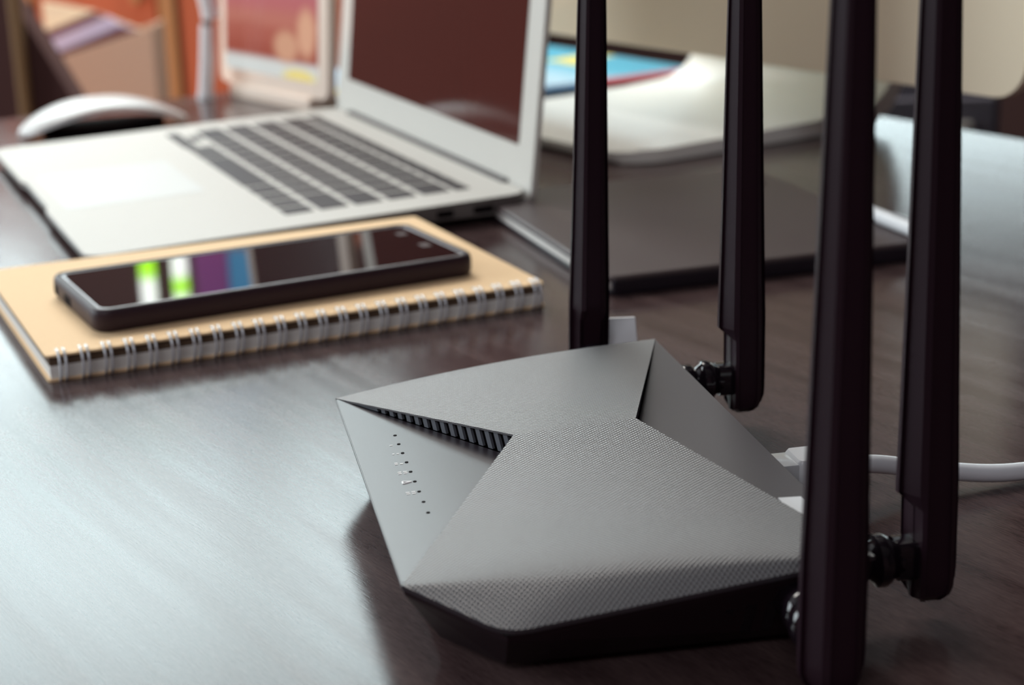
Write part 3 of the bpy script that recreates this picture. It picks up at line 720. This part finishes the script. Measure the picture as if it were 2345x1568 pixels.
# ------------------------------------------------------------------ white jointed stand at the far edge
st = thing('jointed_stand', 'thin white stand with a bent arm at the far edge of the desk', 'stand', (-0.2265, 1.3440, 0), 0)
bm = bmesh.new(); lathe(bm, [(0, 0.0065), (0.003, 0.0065), (0.004, 0.0055)], (0, 0, 0), (0, 0, 1), 20); obj('base', bm, M['white'], st, True, 40)
bm = bmesh.new(); tube(bm, [(0, 0, 0.003), (0.003, 0, 0.028), (0.0055, 0.0, 0.055)], 0.0057, 12); obj('lower_arm', bm, M['bright_white'], st, True, 40)
bm = bmesh.new(); lathe(bm, [(-0.006, 0.003), (0.006, 0.003)], (0.006, 0, 0.0575), (0, 1, 0), 12); obj('joint', bm, M['rim'], st, True, 40)
bm = bmesh.new(); tube(bm, spline([(0.0085, 0, 0.060), (0.0075, 0, 0.070), (0.004, 0, 0.085), (-0.010, 0, 0.125)], 5), 0.0070, 12); obj('upper_arm', bm, M['bright_white'], st, True, 40)

# ------------------------------------------------------------------ background furniture
cb = thing('wooden_cabinet', 'red brown wooden cabinet with olive uprights against the window wall', 'cabinet', (-0.55, 2.78, FZ), 0)
H = 0.50 - FZ
obj('carcass', boxed(-0.85, 0.44, 0.03, 0.48, 0, H - 0.03), M['wood'], cb); obj('top', boxed(-0.87, 0.46, 0.0, 0.50, H - 0.03, H, 0.004), M['wood'], cb)
xu = [-0.76, -0.19, 0.03, 0.42]
for x in xu: obj('upright', boxed(x - 0.012, x + 0.012, 0.004, 0.03, 0.02, H - 0.03), M['olive'], cb, label='olive upright')
for a, b in zip(xu, xu[1:]):
    d = obj('door', boxed(a + 0.016, b - 0.016, 0.012, 0.03, 0.03, H - 0.05, 0.003), M['wood'], cb)
    bm = bmesh.new(); lathe(bm, [(0, 0.006), (0.012, 0.009), (0.018, 0.007)], (b - 0.045, 0.012, H * 0.55), (0, -1, 0), 14); obj('knob', bm, M['olive'], d, True, 40)
SZ = -0.34
sl = thing('stool', 'low wooden stool carrying the tan file box', 'stool', (-0.500, 2.32, FZ), 0)
obj('seat', boxed(-0.13, 0.11, -0.10, 0.16, SZ - FZ - 0.03, SZ - FZ, 0.006), M['olive'], sl)
for x, y in ((-0.11, -0.08), (0.09, -0.08), (-0.11, 0.14), (0.09, 0.14)): obj('leg', boxed(x - 0.014, x + 0.014, y - 0.014, y + 0.014, 0, SZ - FZ - 0.03, 0.002), M['olive'], sl)
FX, FY = -0.50, 2.29
def prism(pts, y0, y1):
    bm = bmesh.new(); loft(bm, [[(x - FX, y, z - SZ) for x, z in pts] for y in (y0, y1)]); return bm
fb = thing('file_box', 'tan cardboard file box with a slanted top behind the dark chair', 'box', (FX, FY, SZ), 0)
xl, xr, zl, zr = -0.608, -0.449, -0.094, -0.049
side = [(xl, SZ + 0.0025), (xr, SZ + 0.0025), (xr, zr), (xl, zl)]
obj('front_side', prism(side, 0, 0.0025), M['card'], fb); obj('back_side', prism(side, 0.088, 0.0905), M['card'], fb)
obj('bottom', prism([(xl, SZ), (xr, SZ), (xr, SZ + 0.0025), (xl, SZ + 0.0025)], 0, 0.0905), M['card'], fb)
obj('low_end', prism([(xl, SZ + 0.0025), (xl + 0.0025, SZ + 0.0025), (xl + 0.0025, zl), (xl, zl)], 0.0025, 0.088), M['card'], fb)
obj('high_end', prism([(xr - 0.0025, SZ + 0.0025), (xr, SZ + 0.0025), (xr, zr), (xr - 0.0025, zr)], 0.0025, 0.088), M['card'], fb)
dkred = mat('dark_red_folder', (0.16, 0.05, 0.06), 0.5)
def folder(label, mt, pts, y0, y1):
    f = thing('folder', label, 'folder', (FX, FY, SZ + 0.0026), 0)
    obj('cover', prism([(x, z - 0.0026) for x, z in pts], y0, y1), mt, f)
    (xa, za), (xb, zb_) = pts[-1], pts[-2]
    obj('sheets', prism([(pts[0][0] + 0.002, SZ), (pts[1][0] - 0.002, SZ), (xb - 0.002, zb_ - 0.012), (xa + 0.002, za - 0.012)], y1, y1 + 0.006), M['paper'], f)
a, b = (-0.600, SZ), (-0.455, SZ)
folder('maroon folder at the front of the tan file box, before the lilac folder', dkred, [a, b, (-0.455, -0.060), (-0.4885, -0.047), (-0.600, -0.087)], 0.004, 0.009)
folder('lilac folder sticking out of the tan file box', M['lilac'], [a, b, (-0.455, -0.066), (-0.498, -0.0425), (-0.5066, -0.0348), (-0.600, -0.068)], 0.020, 0.025)
folder('maroon folder between the lilac and the cream folder', dkred, [a, b, (-0.455, -0.066), (-0.5285, -0.0307), (-0.600, -0.0565)], 0.038, 0.043)
folder('cream folder sticking up highest out of the tan file box', M['cream'], [a, b, (-0.455, -0.066), (-0.534, -0.0320), (-0.5425, -0.0302), (-0.600, -0.0171)], 0.058, 0.063)
ch = thing('chair', 'dark brown upholstered chair beyond the left corner of the desk', 'chair', (-0.66, 1.86, FZ), 0)
zz0 = -FZ
bm = bmesh.new()
ol = [(0.02, 0.14), (0.105, 0.14), (0.166, 0.02), (0.222, -0.092), (0.250, -0.16), (-0.02, -0.16)]
loft(bm, [[(x, y, z + zz0) for x, z in ol] for y in (-0.02, 0.03)]); bmesh.ops.bevel(bm, geom=bm.edges[:], offset=0.006, segments=2, affect='EDGES')
obj('backrest', bm, M['brown_leather'], ch, True, 40, 'dark brown backrest with a slanted side')
obj('seat', boxed(-0.22, 0.25, -0.40, -0.02, 0.42, 0.50, 0.015), M['brown_leather'], ch)
obj('stile', boxed(0.158, 0.170, -0.036, -0.020, 0.44, zz0 + 0.14, 0.003), M['olive'], ch, label='olive wooden stile')
obj('back_support', boxed(0.05, 0.18, 0.0, 0.02, 0.48, zz0 - 0.158), M['olive'], ch)
for x, y in ((-0.20, 0.0), (0.23, 0.0), (-0.20, -0.37), (0.23, -0.37)): obj('leg', boxed(x - 0.017, x + 0.017, y - 0.017, y + 0.017, 0, 0.425, 0.003), M['olive'], ch)
dr = thing('drawer_unit', 'blue grey metal drawer unit under the right end of the computer screen', 'cabinet', (0.395, 1.62, FZ), -0.05)
dh = -0.045 - FZ
obj('body', boxed(-0.12, 0.062, 0, 0.42, 0, dh, 0.004), M['navy'], dr)
for k in range(3):
    z0 = 0.05 + k * (dh - 0.06) / 3
    d = obj('drawer', boxed(-0.112, 0.054, -0.012, 0.002, z0, z0 + (dh - 0.08) / 3, 0.002), M['navy'], dr)
    obj('handle', boxed(0.018, 0.034, -0.022, -0.012, z0 + 0.155, z0 + 0.185, 0.003), M['alu_side'], d)
# things standing on the cabinet below the middle window
zc = 0.50
def on_cab(name, label, cat, x, y, rz=0): return thing(name, label, cat, (x, y, zc), rz)
for i, (x, w_, hgt, c_, lab) in enumerate(((-0.512, 0.056, 0.27, (0.26, 0.07, 0.30), 'purple'), (-0.460, 0.044, 0.28, (0.07, 0.36, 0.70), 'blue'), (-0.340, 0.035, 0.24, (0.35, 0.36, 0.36), 'grey'))):
    b = on_cab('binder', lab + ' upright binder on the wooden cabinet', 'binder', x, 2.95)
    bm_ = mat(lab + '_binder', c_, 0.5)
    obj('spine', boxed(-w_ / 2, w_ / 2, 0, 0.004, 0, hgt, 0.001), bm_, b)
    for s in (-1, 1): obj('cover', boxed(s * w_ / 2 - 0.001, s * w_ / 2 + 0.001, 0.004, 0.20, 0, hgt), bm_, b)
    obj('pages', boxed(-w_ / 2 + 0.003, w_ / 2 - 0.003, 0.006, 0.195, 0.004, hgt - 0.008), M['paper'], b)
glow = mat('glowing_white', (0.8, 0.8, 0.8), 0.5, emit=(0.90, 1.0, 0.95), estr=3.4)
glowg = mat('glowing_green', (0.3, 0.8, 0.02), 0.5, emit=(0.42, 1.0, 0.0), estr=3.0)
for x, band, lab in ((-0.622, (0.0, 0.085), 'glowing white column lamp with a green foot on the cabinet'), (-0.566, (0.085, 0.115), 'glowing white column lamp with a green band on the cabinet')):
    b = on_cab('table_lamp', lab, 'lamp', x, 2.95)
    cuts = [c for c in ((0.004, band[0], glow, 'shade'), (band[0], band[1], glowg, 'green_band'), (band[1], 0.21, glow, 'shade')) if c[1] > c[0]]
    for a, c, mm, nm in cuts:
        bm = bmesh.new(); lathe(bm, [(a, 0.0130), (c, 0.0130)], (0, 0, 0), (0, 0, 1), 20); obj(nm, bm, mm, b, True, 40)
    bm = bmesh.new(); lathe(bm, [(0.21, 0.0135), (0.216, 0.010)], (0, 0, 0), (0, 0, 1), 20); obj('cap', bm, M['alu_side'], b, True, 40)
    if band[0] > 0: bm = bmesh.new(); lathe(bm, [(0, 0.0145), (0.004, 0.0145)], (0, 0, 0), (0, 0, 1), 20); obj('base', bm, M['alu_side'], b, True, 40)
b = on_cab('vase', 'white vase on the wooden cabinet beside the blue binder', 'vase', -0.408, 2.95)
bm = bmesh.new(); lathe(bm, [(0, 0.018), (0.03, 0.026), (0.08, 0.024), (0.13, 0.012), (0.22, 0.011), (0.24, 0.015)], (0, 0, 0), (0, 0, 1), 22); obj('body', bm, M['white'], b, True, 40)
